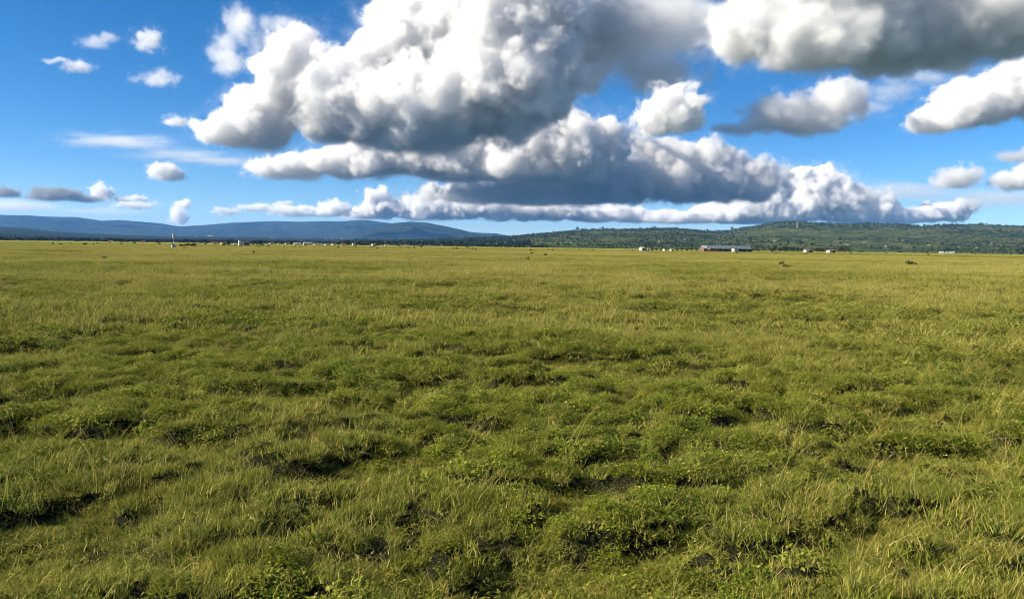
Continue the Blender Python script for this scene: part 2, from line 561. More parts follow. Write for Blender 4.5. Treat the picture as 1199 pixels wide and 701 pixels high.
cloud('dim grey scrap cut by the right edge, above a paler puff', 9500, 192,
      [(1190, 183, 28, 10), (1215, 180, 30, 12)], seed=15, lump=15, vpx=1.5, dens=.010, soft=.5, amp=1.6, white=.86)
cloud('small upright white puff high in the blue at upper left', 6000, 62,
      [(173, 46, 17, 17), (168, 52, 14, 10)], seed=16, lump=12, vpx=1.3, dens=.011, soft=.6, amp=1.9)
cloud('faint smudge of cloud left of the upright white puff', 6000, 60,
      [(112, 50, 20, 10), (128, 44, 16, 6)], seed=17, lump=12, vpx=1.6, dens=.007, soft=.7, amp=1.8)
cloud('thin bright sliver of cloud pointing left at upper left', 6300, 86,
      [(90, 78, 20, 9), (66, 71, 18, 4)], seed=18, lump=11, vpx=1.3, dens=.010, soft=.6, amp=1.9)
cloud('flat grey sliver of cloud below the upright white puff', 6500, 102,
      [(182, 92, 30, 9), (192, 88, 16, 8)], seed=19, lump=12, vpx=1.4, dens=.007, soft=.7, amp=1.9)
cloud('ragged torn cloud rising beside the brightest lobe of the biggest bank', 6400, 98,
      [(282, 28, 20, 26), (268, 70, 22, 24), (325, 28, 26, 14), (300, 50, 20, 16), (262, 45, 20, 14)], seed=20, lump=18, vpx=1.5, dens=.0065, soft=.8, amp=1.8)
cloud('small flat cloud just left of the low end of the biggest bank', 8000, 150,
      [(207, 143, 19, 7)], seed=21, lump=9, vpx=1.3, dens=.012, soft=.6, amp=1.8)
cloud('small bright puff hanging alone at left above the mountains', 9500, 213,
      [(193, 202, 21, 12), (202, 204, 14, 8)], seed=22, lump=10, vpx=1.2, dens=.02, soft=.4, amp=1.8)
cloud('low dark blue streak of cloud over the left mountains', 14000, 237,
      [(75, 230, 36, 9), (55, 228, 20, 9), (100, 235, 28, 5)], seed=23, lump=12, vpx=1.2, dens=.010, soft=.4, stretch=1.8, amp=1.6, white=.42)
cloud('small white puff behind the low dark streak at left', 15500, 235,
      [(117, 225, 15, 11), (150, 236, 30, 6)], seed=24, lump=9, vpx=1.2, dens=.016, soft=.4, amp=1.8)
cloud('dark scrap of cloud cut by the left edge', 14000, 232,
      [(2, 225, 22, 9)], seed=25, lump=10, vpx=1.2, dens=.010, soft=.4, amp=1.6, white=.42)
cloud('pair of little pale puffs low above the long mountain ridge', 18000, 254,
      [(345, 248, 30, 8), (392, 245, 22, 11), (378, 250, 30, 6)], seed=26, lump=11, vpx=1.3, dens=.014, soft=.4, amp=1.8)
cloud('narrow white column of cloud standing on the mountain ridge', 29000, 266,
      [(212, 252, 10, 14), (216, 238, 12, 5)], seed=27, lump=8, vpx=1.1, dens=.010, soft=.5, amp=1.8)
cloud('thin cirrus streaks across the blue at left', 9000, 200,
      [(115, 163, 60, 9), (160, 168, 60, 10), (215, 183, 70, 9), (260, 190, 60, 6)], seed=28, lump=9, vpx=1.5, dens=.0034, soft=1.2, stretch=6, amp=2.6)
cloud('thin slanting cirrus streak at right, between grey and white clouds', 9000, 150,
      [(1010, 125, 40, 16), (1050, 105, 40, 16), (1080, 92, 36, 12), (1120, 78, 30, 8), (985, 140, 30, 10)], seed=29, lump=12, vpx=1.6, dens=.0042, soft=1.2, stretch=3, amp=2.4)
cloud('pale thin cloud band low at right above the hills', 15000, 262,
      [(1060, 226, 90, 14), (1160, 232, 90, 14)], seed=30, lump=12, vpx=2, dens=.0020, soft=1.2, stretch=5, amp=2)
cloud('milky thin cloud bank low above the left mountains', 17500, 262,
      [(20, 242, 70, 13), (110, 250, 70, 8), (-60, 242, 70, 14)], seed=31, lump=12, vpx=2, dens=.0022, soft=1.2, stretch=4, amp=2)
cloud('broken line of tiny cloud scraps low in the sky between mountains and middle puffs', 19000, 258,
      [(300, 243, 26, 5), (330, 240, 16, 5), (420, 252, 26, 6), (262, 247, 18, 4), (160, 240, 26, 5)], seed=32, lump=9, vpx=1.3, dens=.010, soft=.5, amp=2.0)
cloud('bright little crest of cloud peeping over the slate blue cloud', 18000, 205,
      [(795, 176, 18, 12), (808, 186, 22, 12)], seed=33, lump=12, vpx=1.2, dens=.03, amp=1.3)


# ------------------------------------------------------------------ instancing of grass and far woods (stuff)
def hidden_collection(name, objs):
    c = bpy.data.collections.new(name)
    for o in objs: c.objects.link(o)
    return c


def scatter(name, pts, rot, scl, kind, sources, label, cat):
    me = bpy.data.meshes.new(name)
    me.vertices.add(len(pts)); me.vertices.foreach_set('co', np.asarray(pts, np.float32).ravel())
    a = me.attributes.new('rot', 'FLOAT_VECTOR', 'POINT'); a.data.foreach_set('vector', np.asarray(rot, np.float32).ravel())
    a = me.attributes.new('scl', 'FLOAT_VECTOR', 'POINT'); a.data.foreach_set('vector', np.asarray(scl, np.float32).ravel())
    a = me.attributes.new('kind_index', 'INT', 'POINT'); a.data.foreach_set('value', np.asarray(kind, np.int32))
    o = link(name, me)
    tag(o, label, cat, None, 'stuff')
    ng = bpy.data.node_groups.new(name + '_spread', 'GeometryNodeTree')
    ng.interface.new_socket('Geometry', in_out='INPUT', socket_type='NodeSocketGeometry')
    ng.interface.new_socket('Geometry', in_out='OUTPUT', socket_type='NodeSocketGeometry')
    t = NT(ng)
    gi = t.new('NodeGroupInput'); go = t.new('NodeGroupOutput')
    g2i = t.new('GeometryNodeJoinGeometry')
    for s in reversed(sources):
        oi = t.new('GeometryNodeObjectInfo'); oi.inputs['Object'].default_value = s; oi.inputs['As Instance'].default_value = True
        t.L.new(oi.outputs['Geometry'], g2i.inputs[0])
    ip = t.new('GeometryNodeInstanceOnPoints')
    t.L.new(gi.outputs[0], ip.inputs['Points']); t.L.new(g2i.outputs[0], ip.inputs['Instance'])
    ip.inputs['Pick Instance'].default_value = True

    def named(n, typ):
        x = t.new('GeometryNodeInputNamedAttribute'); x.data_type = typ; x.inputs[0].default_value = n
        return x.outputs[0]
    t.L.new(named('kind_index', 'INT'), ip.inputs['Instance Index'])
    e2r = t.new('FunctionNodeEulerToRotation'); t.L.new(named('rot', 'FLOAT_VECTOR'), e2r.inputs[0])
    t.L.new(e2r.outputs[0], ip.inputs['Rotation'])
    t.L.new(named('scl', 'FLOAT_VECTOR'), ip.inputs['Scale'])
    t.L.new(ip.outputs[0], go.inputs[0])
    o.modifiers.new('spread', 'NODES').node_group = ng
    return o


def blades(n, radius, h0, h1, w, lean, curve, seed, dry_p=.1, heads=False, segs=3):
    """n curved grass blades -> verts, faces, tint, dry"""
    g = np.random.default_rng(seed)
    V = []; F = []; TI = []; DR = []
    a = g.uniform(0, 2 * np.pi, n); rr = radius * np.sqrt(g.uniform(0, 1, n))
    bx = rr * np.cos(a); by = rr * np.sin(a)
    ht = g.uniform(h0, h1, n); az = g.uniform(0, 2 * np.pi, n)
    ln = lean * g.uniform(.2, 1.2, n); cv = curve * g.uniform(.2, 1.4, n)
    fz = g.uniform(0, 2 * np.pi, n)
    for k in range(n):
        dx, dy = math.cos(az[k]), math.sin(az[k])
        wx, wy = math.cos(fz[k]) * w * .5, math.sin(fz[k]) * w * .5
        b = len(V); dr = 1.0 if g.random() < dry_p else g.uniform(0, .25); ti = g.random()
        for s in range(segs + 1):
            u = s / segs
            off = (ln[k] * u + cv[k] * u * u) * ht[k]
            z = ht[k] * (u - .35 * cv[k] * u * u) - .02 * (s == 0)
            cx, cy = bx[k] + dx * off, by[k] + dy * off
            if s < segs:
                q = 1 - .55 * u
                V.append((cx - wx * q, cy - wy * q, z)); V.append((cx + wx * q, cy + wy * q, z))
            else:
                V.append((cx, cy, z))
        for s in range(segs - 1):
            F.append((b + 2 * s, b + 2 * s + 1, b + 2 * s + 3)); F.append((b + 2 * s, b + 2 * s + 3, b + 2 * s + 2))
        F.append((b + 2 * segs - 2, b + 2 * segs - 1, b + 2 * segs))
        TI += [ti] * (2 * segs + 1); DR += [dr] * (2 * segs + 1)
        if heads:
            tip = Vector(V[-1]); pre = (Vector(V[-2]) + Vector(V[-3])) / 2
            ax = (tip - pre).normalized()
            for i in range(6):
                c = tip - ax * (i * .014); d = Vector((g.normal(), g.normal(), .8)).normalized()
                b2 = len(V); sd = ax.cross(d).normalized() * .004
                V += [tuple(c - sd), tuple(c + sd), tuple(c + d * .02)]
                F.append((b2, b2 + 1, b2 + 2)); TI += [ti] * 3; DR += [1.0] * 3
    return V, F, TI, DR


def herb(n, radius, h, leaf, seed, dry_p=.03):
    g = np.random.default_rng(seed)
    V = []; F = []; TI = []; DR = []
    for k in range(n):
        a = g.uniform(0, 2 * np.pi); r = radius * math.sqrt(g.random())
        dome = h * (1 - .6 * (r / radius) ** 2)
        c = Vector((r * math.cos(a), r * math.sin(a), dome * g.uniform(.35, 1.05)))
        az = g.uniform(0, 2 * np.pi); tl = g.uniform(-.2, .9)
        ax = Vector((math.cos(az) * math.cos(tl), math.sin(az) * math.cos(tl), math.sin(tl)))
        sd = ax.cross(Vector((0, 0, 1))).normalized()
        L = leaf * g.uniform(.6, 1.3); W = L * .27
        b = len(V)
        V += [tuple(c), tuple(c + ax * L * .5 + sd * W), tuple(c + ax * L - Vector((0, 0, L * .15))), tuple(c + ax * L * .5 - sd * W)]
        F += [(b, b + 1, b + 2), (b, b + 2, b + 3)]
        ti = g.random(); dr = 1.0 if g.random() < dry_p else 0.0
        TI += [ti] * 4; DR += [dr] * 4
    return V, F, TI, DR


def merge(*parts):
    V = []; F = []; TI = []; DR = []
    for v, f, t_, d in parts:
        b = len(V); V += v; F += [tuple(i + b for i in q) for q in f]; TI += t_; DR += d
    return V, F, TI, DR


def source(name, data, mat):
    V, F, TI, DR = data
    me = mesh_np(name, V, F)
    fattr(me, 'tint', TI); fattr(me, 'dry', DR)
    me.materials.append(mat)
    return bpy.data.objects.new(name, me)


def build_grass():
    src = [
        source('grass_tuft', merge(blades(110, .15, .07, .17, .0055, .35, .35, 1), blades(8, .14, .12, .26, .0035, .35, .5, 2, .5)), MAT_GRASS),
        source('grass_tuft', merge(blades(130, .17, .05, .13, .006, .4, .4, 3), blades(6, .14, .12, .24, .003, .35, .5, 4, .6)), MAT_GRASS),
        source('grass_tuft', blades(90, .15, .08, .20, .005, .4, .4, 5, .22), MAT_GRASS),
        source('herb', merge(herb(300, .18, .15, .030, 6), blades(14, .16, .10, .20, .0045, .4, .5, 26, .4)), MAT_GRASS),
        source('herb', merge(herb(300, .19, .12, .024, 7), blades(24, .16, .08, .18, .004, .4, .5, 8)), MAT_GRASS),
        source('tall_tuft', blades(34, .09, .18, .42, .0045, .45, .7, 9, .35, segs=4), MAT_GRASS),
        source('seed_stems', blades(6, .10, .26, .52, .0036, .25, .75, 10, .95, True, segs=5), MAT_GRASS),
        source('thatch', merge(blades(120, .20, .03, .09, .0045, 1.3, .8, 11, .6), herb(70, .18, .05, .026, 41)), MAT_GRASS),
        # middle distance tufts: broader blades, strong mix of fresh and straw
        source('mid_tuft', merge(blades(34, .17, .06, .17, .011, .4, .4, 31, .12, segs=2), blades(5, .15, .16, .34, .007, .3, .5, 32, .9, segs=2)), MAT_GRASS),
        source('mid_tuft', merge(herb(60, .18, .13, .052, 33), blades(10, .16, .08, .20, .009, .4, .4, 34, .4, segs=2)), MAT_GRASS),
        source('mid_tuft', blades(40, .17, .05, .14, .011, .5, .4, 35, .22, segs=2), MAT_GRASS),
        # coarser patches for farther away
        source('grass_patch', merge(blades(420, .75, .08, .22, .014, .5, .5, 12, .10, segs=2), herb(160, .7, .14, .06, 13), blades(40, .7, .2, .40, .009, .3, .5, 14, .7, segs=2)), MAT_GRASS),
        source('grass_patch', merge(blades(460, .75, .06, .18, .014, .5, .5, 15, .12, segs=2), blades(70, .7, .2, .45, .008, .3, .5, 16, .8, segs=2)), MAT_GRASS),
        source('grass_patch', merge(blades(300, .75, .06, .16, .016, .5, .5, 17, .06, segs=2), herb(260, .7, .13, .06, 18), blades(16, .7, .2, .38, .008, .3, .5, 19, .7, segs=2)), MAT_GRASS),
    ]
    P = []; RO = []; SC = []; K = []
    half = R(52)

    def ring(r0, r1, dens):
        n = int(half * (r1 * r1 - r0 * r0) * dens)
        r = np.sqrt(rng.uniform(r0 * r0, r1 * r1, n)); a = rng.uniform(-half, half, n)
        return r * np.sin(a), r * np.cos(a)

    def put(x, y, sxy, sz, kind, sink=0.0, tilt=.18):
        n = len(x); z = ground_h(x, y) - sink
        P.append(np.stack([x, y, z], -1))
        RO.append(np.stack([rng.normal(0, tilt, n), rng.normal(0, tilt, n), rng.uniform(0, 6.283, n)], -1))
        SC.append(np.stack([sxy, sxy, sz], -1)); K.append(kind)

    for r0, r1, dens, mul in ((1.6, 7, 210, .55), (7, 15, 130, .70), (15, 42, 42, 1.10)):
        x, y = ring(r0, r1, dens)
        n = len(x)
        hol = np.clip(mound_f(x, y) * 1.15 - .05, 0, 1)         # 0 in the hollows, 1 on the mounds
        keep = rng.random(n) < (.88 + .12 * hol)
        x, y, hol = x[keep], y[keep], hol[keep]; n = len(x)
        sp = fbm(x / 2.2, y / 2.2, 2, 131); u = rng.random(n)
        k = np.where(u < .22, rng.integers(0, 3, n), np.where(sp + .25 * (u - .5) > .43, rng.integers(3, 5, n), rng.integers(0, 3, n)))
        k = np.where((hol < .40) & (rng.random(n) < .55), 7, k)
        if r0 > 10:
            k = np.where(sp + .25 * (u - .5) > .5, 9, np.where(u > .5, 8, 10))
        else:
            k = np.where(rng.random(n) < (.55 if r0 > 5 else .62), np.where(sp + .25 * (u - .5) > .44, 9, np.where(u > .5, 8, 10)), k)
        s = mul * rng.uniform(.7, 1.25, n)
        s = s * (1.3 - .3 * hol)
        put(x, y, s, s * (.34 + .38 * hol) * (1.15 if r0 > 10 else 1) / np.maximum(mul, .8) ** .6, k)
        x, y = ring(r0, r1, dens * 1.0)                       # matted litter and low leaves in the hollows
        hl = mound_f(x, y); h0 = ground_h(x, y)
        slope = np.hypot(ground_h(x + .03, y) - h0, ground_h(x, y + .03) - h0) / .03
        keep = (hl < .30) | ((slope > 1.0) & (rng.random(len(x)) < .7))
        x, y = x[keep], y[keep]; s = mul * rng.uniform(.7, 1.15, len(x))
        put(x, y, s, s * .8, np.full(len(x), 7), -.018, .3)
        x, y = ring(r0, r1, dens * .06)
        pt = fbm(x / 3.5, y / 3.5, 3, 171); keep = rng.random(len(x)) < sstep(.38, .68, pt)
        x, y = x[keep], y[keep]; s = rng.uniform(.45, .95, len(x)) * mul ** .3
        put(x, y, s, s * .9, np.full(len(x), 5), 0, .12)
        x, y = ring(r0, r1, dens * .085)
        pt = fbm(x / 6, y / 6, 3, 191); keep = rng.random(len(x)) < .12 + .88 * sstep(.42, .66, pt)
        x, y = x[keep], y[keep]; s = rng.uniform(.4, .95, len(x))
        put(x, y, s, s, np.full(len(x), 6), 0, .10)
    for r0, r1, dens, s0, s1, h in ((42, 110, 1.9, .8, 1.3, 1.1), (110, 260, .55, 1.5, 2.3, 1.15), (260, 620, .12, 2.5, 4.0, .5)):
        x, y = ring(r0, r1, dens); n = len(x)
        pt = fbm(x / 14, y / 14, 3, 211); u = pt + rng.normal(0, .08, n)
        k = np.where(u > .54, 12, np.where(u > .46, 11, 13))
        put(x, y, rng.uniform(s0, s1, n), h * rng.uniform(.6, 1.2, n) * (.6 + .8 * pt), k, 0, .04)
    P = np.concatenate(P); RO = np.concatenate(RO); SC = np.concatenate(SC); K = np.concatenate(K)
    print('grass instances', len(P))
    scatter('grass', P, RO, SC, K, src, 'yellow green grass and low herbs covering the plain', 'grass')


build_grass()


# ------------------------------------------------------------------ foliage for trees, shrubs and woods
def foliage_mat(name, c0, c1, tr=.2):
    m, t, p = new_mat(name)
    a1 = t.new('ShaderNodeAttribute', attribute_name='tint').outputs['Fac']
    rnd = t.new('ShaderNodeObjectInfo').outputs['Random']
    c = t.mix(t.math('ADD', t.math('MULTIPLY', a1, .6), t.math('MULTIPLY', rnd, .4)), c0, c1)
    t.L.new(c, p.inputs['Base Color']); p.inputs['Roughness'].default_value = .7; p.inputs['Specular IOR Level'].default_value = .15
    b = t.new('ShaderNodeBsdfTranslucent'); t.L.new(c, b.inputs[0])
    mx = t.new('ShaderNodeMixShader'); mx.inputs[0].default_value = tr
    t.L.new(p.outputs[0], mx.inputs[1]); t.L.new(b.outputs[0], mx.inputs[2])
    t.L.new(mx.outputs[0], t.N['Material Output'].inputs['Surface'])
    return m


MAT_LEAF = foliage_mat('dark_leaves', (.018, .034, .010), (.055, .075, .022))
MAT_DARKLEAF = foliage_mat('very_dark_leaves', (.010, .016, .007), (.024, .034, .012), .08)
MAT_LEAF2 = foliage_mat('shrub_leaves', (.022, .030, .010), (.060, .066, .022))
MAT_BARK = plain_mat('bark', (.10, .075, .05), .9, .2, 8)


def leaves(n, lobes, leaf, seed):
    """leaf clumps spread through the volume of several lobes (cx, cy, cz, r, rz)"""
    g = np.random.default_rng(seed)
    V = []; F = []; TI = []; DR = []
    for k in range(n):
        cx, cy, cz, r, rz = lobes[g.integers(len(lobes))]
        d = g.normal(size=3); d /= np.linalg.norm(d); q = g.uniform(.35, 1.0) ** .5
        c = Vector((cx + d[0] * r * q, cy + d[1] * r * q, max(cz + d[2] * rz * q, .02)))
        ax = Vector(g.normal(size=3)).normalized(); b2 = ax.orthogonal().normalized()
        s = leaf * g.uniform(.6, 1.4); b = len(V)
        V += [tuple(c - ax * s), tuple(c + b2 * s * .6), tuple(c + ax * s), tuple(c - b2 * s * .6)]
        F += [(b, b + 1, b + 2), (b, b + 2, b + 3)]
        ti = g.random(); TI += [ti] * 4; DR += [0] * 4
    return V, F, TI, DR


def tree_data(seed, h, w, leaf, n):
    g = random.Random(seed)
    lobes = [(g.uniform(-.3, .3) * w, g.uniform(-.3, .3) * w, h * g.uniform(.45, .85), w * g.uniform(.22, .36), h * g.uniform(.12, .24)) for _ in range(6)]
    lobes.append((0, 0, h * .35, w * .3, h * .25))
    return leaves(n, lobes, leaf, seed)


WOOD_SRC = [source('wood_tree', tree_data(300 + k, 6, 7, .75, 130), MAT_LEAF) for k in range(4)]
BELT_SRC = [source('belt_tree', tree_data(340 + k, 6, 7, .75, 130), MAT_DARKLEAF) for k in range(3)]  # darker leaves than the hill woods: cloud shadow put into the colour
BELT_SRC += [source('belt_bush', leaves(90, [(-1, 0, 1.0, 1.3, .9), (1, .4, .9, 1.2, .9), (0, -.5, 1.5, 1.1, .8)], .55, 350 + k), MAT_DARKLEAF) for k in range(3)]
WOOD_SRC += [source('wood_bush', leaves(90, [(-1, 0, 1.0, 1.3, .9), (1, .4, .9, 1.2, .9), (0, -.5, 1.5, 1.1, .8)], .55, 320 + k), MAT_LEAF) for k in range(2)]


def build_woods():
    # wood on the green hills
    n = 36000
    u = rng.uniform(400, 1420, n); D = 1350 + (5200 - 1350) * rng.random(n) ** .75
    x = (u - 599.5) / FPX * D
    p = .6 * fbm(x / 520, D / 520, 4, 401) + .4 * fbm(x / 120, D / 200, 3, 407)
    edge = sstep(3700, 4200, D) * .5 
    near_gap = sstep(.40, .55, p)
    keep = rng.random(n) < np.clip(.03 + .92 * near_gap + .7 * edge, 0, 1)
    u, D, x = u[keep], D[keep], x[keep]
    z = Z_RIGHT(u, D) - .4
    s = np.exp(rng.normal(-.25, .38, len(x))) * (.75 + .35 * sstep(2000, 4200, D))
    rot = np.stack([np.zeros(len(x)), np.zeros(len(x)), rng.uniform(0, 6.283, len(x))], -1)
    scatter('hillside_woodland', np.stack([x, D, z], -1), rot, np.stack([s, s, s * rng.uniform(.7, 1.2, len(x))], -1),
            rng.integers(0, 6, len(x)), WOOD_SRC, 'dark green scrub and woodland covering the low hills', 'woodland')
    # dark tree belt where the plain ends
    P = []; Sx = []
    for u0, u1, d0, d1, n, s0, s1 in ((-250, 620, 1500, 4200, 9000, .7, 1.3), (-250, 640, 900, 1500, 1300, .35, .7), (560, 1420, 800, 1300, 420, .2, .45)):
        u = rng.uniform(u0, u1, n); D = rng.uniform(d0, d1, n)
        x = (u - 599.5) / FPX * D
        k = rng.random(n) < (.25 + .75 * sstep(.35, .55, fbm(x / 150, D / 150, 3, 431)))
        u, D, x = u[k], D[k], x[k]
        z = np.where(D > 2600, Z_DARK(u, np.maximum(D, 2601)), 0); z = np.where(u > 400, np.maximum(z, np.where(D > 1300, Z_RIGHT(u, np.maximum(D, 1301)), 0)), z)
        P.append(np.stack([x, D, z - .3], -1)); Sx.append(rng.uniform(s0, s1, len(x)))
    P = np.concatenate(P); s = np.concatenate(Sx)
    rot = np.stack([np.zeros(len(s)), np.zeros(len(s)), rng.uniform(0, 6.283, len(s))], -1)
    scatter('far_tree_belt', P, rot, np.stack([s * 1.2, s * 1.2, s], -1), rng.integers(0, 6, len(s)), BELT_SRC,
            'dark band of trees and bush along the end of the plain', 'woodland')


build_woods()


# ------------------------------------------------------------------ buildings, mast, shrubs: small things at the far side of the plain
MAT_WHITE = plain_mat('white_paint', (.46, .44, .40), .7, .15)
MAT_CREAM = plain_mat('cream_render', (.62, .56, .46), .8, .1)
MAT_PINK = plain_mat('pinkish_render', (.42, .34, .32), .85, .12)
MAT_GREYM = plain_mat('weathered_sheet', (.085, .11, .14), .7, .12, .6, .0)
MAT_PALEM = plain_mat('pale_sheet', (.33, .34, .35), .5, .1, .6)
MAT_EARTH = plain_mat('brown_boards', (.13, .09, .065), .85, .15)
MAT_RED = plain_mat('rusty_sheet', (.26, .09, .06), .7, .15)
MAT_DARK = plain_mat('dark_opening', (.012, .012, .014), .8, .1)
MAT_POST = plain_mat('timber_post', (.25, .22, .18), .85, .15)
MAT_STEEL = plain_mat('galvanised_steel', (.38, .39, .40), .45, .08, 2, .4)


def base_at(u, D, z=0.0):
    return Vector(((u - 599.5) / FPX * D, D, z))


def water_tank():
    D = 186; o = thing('water_tank', 'slim white elevated tank on a thin pole above a small white hut', 'water tank', base_at(203.5, D), .75)
    MB().tube((0, 0, 0), (0, 0, 2.5), .06, .05).build('pole', MAT_STEEL, o)
    k = MB()
    for zz in (0, .55): k.tube((0, 0, 2.48 + zz), (0, 0, 2.48 + zz + .5), .26, .26, 14)
    k.tube((0, 0, 2.98), (0, 0, 3.03), .22, .22, 14)
    t = k.build('tank', MAT_WHITE, o)
    MB().tube((0, 0, 3.53), (0, 0, 3.62), .12, .10, 10).build('lid', MAT_WHITE, t)
    MB().box(-.5, .05, -.32, .4, 0, .82).build('hut_wall', MAT_WHITE, o)
    MB().box(.053, .42, -.25, .35, 0, 1.0).build('hut_annex', MAT_CREAM, o)
    MB().box(-.55, .03, -.37, .45, .823, .88).build('roof', MAT_PALEM, o)
    MB().box(-.32, -.12, -.335, -.322, .02, .65).build('door', MAT_GREYM, o)


def house(name, label, cat, u, D, w, d, h, roof=.8, wall=MAT_WHITE, roofm=MAT_GREYM, rz=0.0, group=None, z=0.0, windows=2):
    o = thing(name, label, cat, base_at(u, D, z), rz, group)
    MB().gable_walls(-w / 2, w / 2, -d / 2, d / 2, 0, h, h + roof - .02).build('wall', wall, o)
    MB().gable(-w / 2, w / 2, -d / 2, d / 2, h, h + roof).build('roof', roofm, o)
    MB().box(-.42, .42, -d / 2 - .03, -d / 2 - .004, 0, min(2.0, h * .85)).build('door', MAT_DARK, o)
    for k in range(windows):
        cx = (-.3 if k == 0 else .3) * w
        MB().box(cx - .45, cx + .45, -d / 2 - .03, -d / 2 - .004, h * .42, h * .8).build('window', MAT_DARK, o)
    return o


def pale_house():
    D = 345; o = thing('house', 'pinkish flat house with a taller pale block at its left end', 'house', base_at(286, D), .6)
    MB().box(-2.5, -1.6, -.4, .9, 0, 2.5).build('white_tower', MAT_CREAM, o)
    MB().box(-1.55, 2.4, -.6, 1.4, 0, 1.9).build('wall', MAT_PINK, o)
    MB().box(-1.55, 2.55, -.75, 1.55, 1.903, 2.05).build('roof', MAT_PALEM, o)
    MB().box(-.9, -.5, -1.0, -.605, 0, 2.2).build('white_pillar', MAT_CREAM, o)
    for cx in (.2, 1.5): MB().box(cx - .35, cx + .35, -.63, -.604, .7, 1.5).build('window', MAT_DARK, o)
    MB().box(.7, 1.05, -.63, -.604, 0, 1.5).build('door', MAT_DARK, o)


water_tank()
pale_house()
house('shed', 'low cream shed with pale roof, leftmost of three in a line', 'shed', 348, 780, 7, 4, 1.5, .7, MAT_CREAM, MAT_PALEM, .45)
house('shed', 'long white roofed shed in the middle of three in a line', 'shed', 360, 780, 9, 4, 1.8, .9, MAT_WHITE, MAT_PALEM, .45)
house('shed', 'low flat white shed, rightmost of three in a line', 'shed', 372.5, 770, 9, 4, 1.2, .5, MAT_WHITE, MAT_PALEM, .45)
house('hut', 'little white hut alone in the middle distance against the dark trees', 'hut', 413.5, 800, 2.3, 2.2, 1.9, .5, MAT_WHITE, MAT_PALEM, .7, windows=1)
house('hut', 'tiny white hut just left of the pinkish house', 'hut', 275, 350, 1.1, 1, .6, .25, MAT_WHITE, MAT_PALEM, .7, windows=1)
house('hut', 'upright white block hut left of the dark cypress', 'hut', 750.5, 400, 2.3, 2.2, 1.7, .35, MAT_WHITE, MAT_CREAM, .7, windows=1)
house('hut', 'tiny white hut right against the dark cypress', 'hut', 757, 400, 1.1, 1.2, 1.1, .3, MAT_WHITE, MAT_PALEM, .7, windows=1)
house('hut', 'grey roofed little hut midway between cypress and long grey shed', 'hut', 777, 430, 2.1, 1.8, .9, .55, MAT_CREAM, MAT_GREYM, .7, windows=1)
house('hut', 'bright white little hut nearest the trees left of the long grey shed', 'hut', 785, 430, 2.0, 1.6, 1.0, .3, MAT_WHITE, MAT_PALEM, .7, windows=1)
house('far_building', 'thin white roof gleaming at the foot of the blue mountains', 'building', 246, 3600, 26, 9, 3.0, 2.0, MAT_WHITE, MAT_WHITE, z=28, windows=2)


def post(u, D, h, label):
    o = thing('post', label, 'post', base_at(u, D))
    MB().box(-.09, .09, -.09, .09, 0, h - .08).build('shaft', MAT_WHITE, o)
    MB().quad_prism([(-.12, -.12, h - .077), (.12, -.12, h - .077), (.12, .12, h - .077), (-.12, .12, h - .077)],
                    [(-.03, -.03, h), (.03, -.03, h), (.03, .03, h), (-.03, .03, h)]).build('cap', MAT_WHITE, o)


post(240.5, 240, .62, 'short white marker post in the grass right of the water tank')


def big_shed():
    D = 450; o = thing('barn', 'long low barn with wide blue grey sheet roof', 'barn', base_at(852, D), -.04)
    w = 24
    MB().gable_walls(-w / 2, w / 2, -3.4, 4.4, 0, 1.7, 3.63).build('wall', MAT_EARTH, o)
    MB().gable(-w / 2, w / 2, -3.5, 4.5, 1.75, 3.7, .1, .4).build('roof', MAT_GREYM, o)
    for k in range(7):
        x = -w / 2 + .8 + k * 3.6
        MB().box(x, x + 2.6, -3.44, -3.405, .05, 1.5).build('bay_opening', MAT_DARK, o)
    o2 = thing('barn', 'pale grey barn with bleached roof at the left end of the long barn', 'barn', base_at(829, D + 8), .22)
    MB().gable_walls(-5, 5, -3, 3, 0, 1.7, 3.56).build('wall', MAT_EARTH, o2)
    MB().gable(-5, 5, -3.1, 3.1, 1.75, 3.65, .1, .3).build('roof', MAT_PALEM, o2)
    for x in (-3, 1): MB().box(x, x + 2, -3.04, -3.005, .05, 1.5).build('door', MAT_RED, o2)
    o3 = thing('outbuilding', 'white walled outbuilding with dark doorway in front of the long barn', 'outbuilding', base_at(861, D - 14), .3)
    MB().box(-2.4, .6, -1.5, 1.5, 0, 1.9).build('wall', MAT_WHITE, o3)
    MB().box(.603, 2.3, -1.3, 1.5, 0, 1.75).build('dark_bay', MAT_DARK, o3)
    MB().quad_prism([(-2.6, -1.9, 1.903), (2.6, -1.9, 1.903), (2.6, 1.8, 2.2), (-2.6, 1.8, 2.2)],
                    [(-2.6, -1.9, 1.98), (2.6, -1.9, 1.98), (2.6, 1.8, 2.28), (-2.6, 1.8, 2.28)]).build('roof', MAT_GREYM, o3)
    o4 = thing('roof_shelter', 'rust red open shelter left of the white walled outbuilding', 'shelter', base_at(833, D - 10))
    MB().box(-3.4, 3.4, -.9, .9, 1.05, 1.15).build('roof', MAT_RED, o4)
    for x in (-3.2, -1, 1, 3.2): MB().box(x - .06, x + .06, -.8, -.7, 0, 1.048).build('post', MAT_POST, o4)
    MB().box(-3.2, 3.2, .7, .8, 0, 1.04).build('back_wall', MAT_RED, o4)


big_shed()


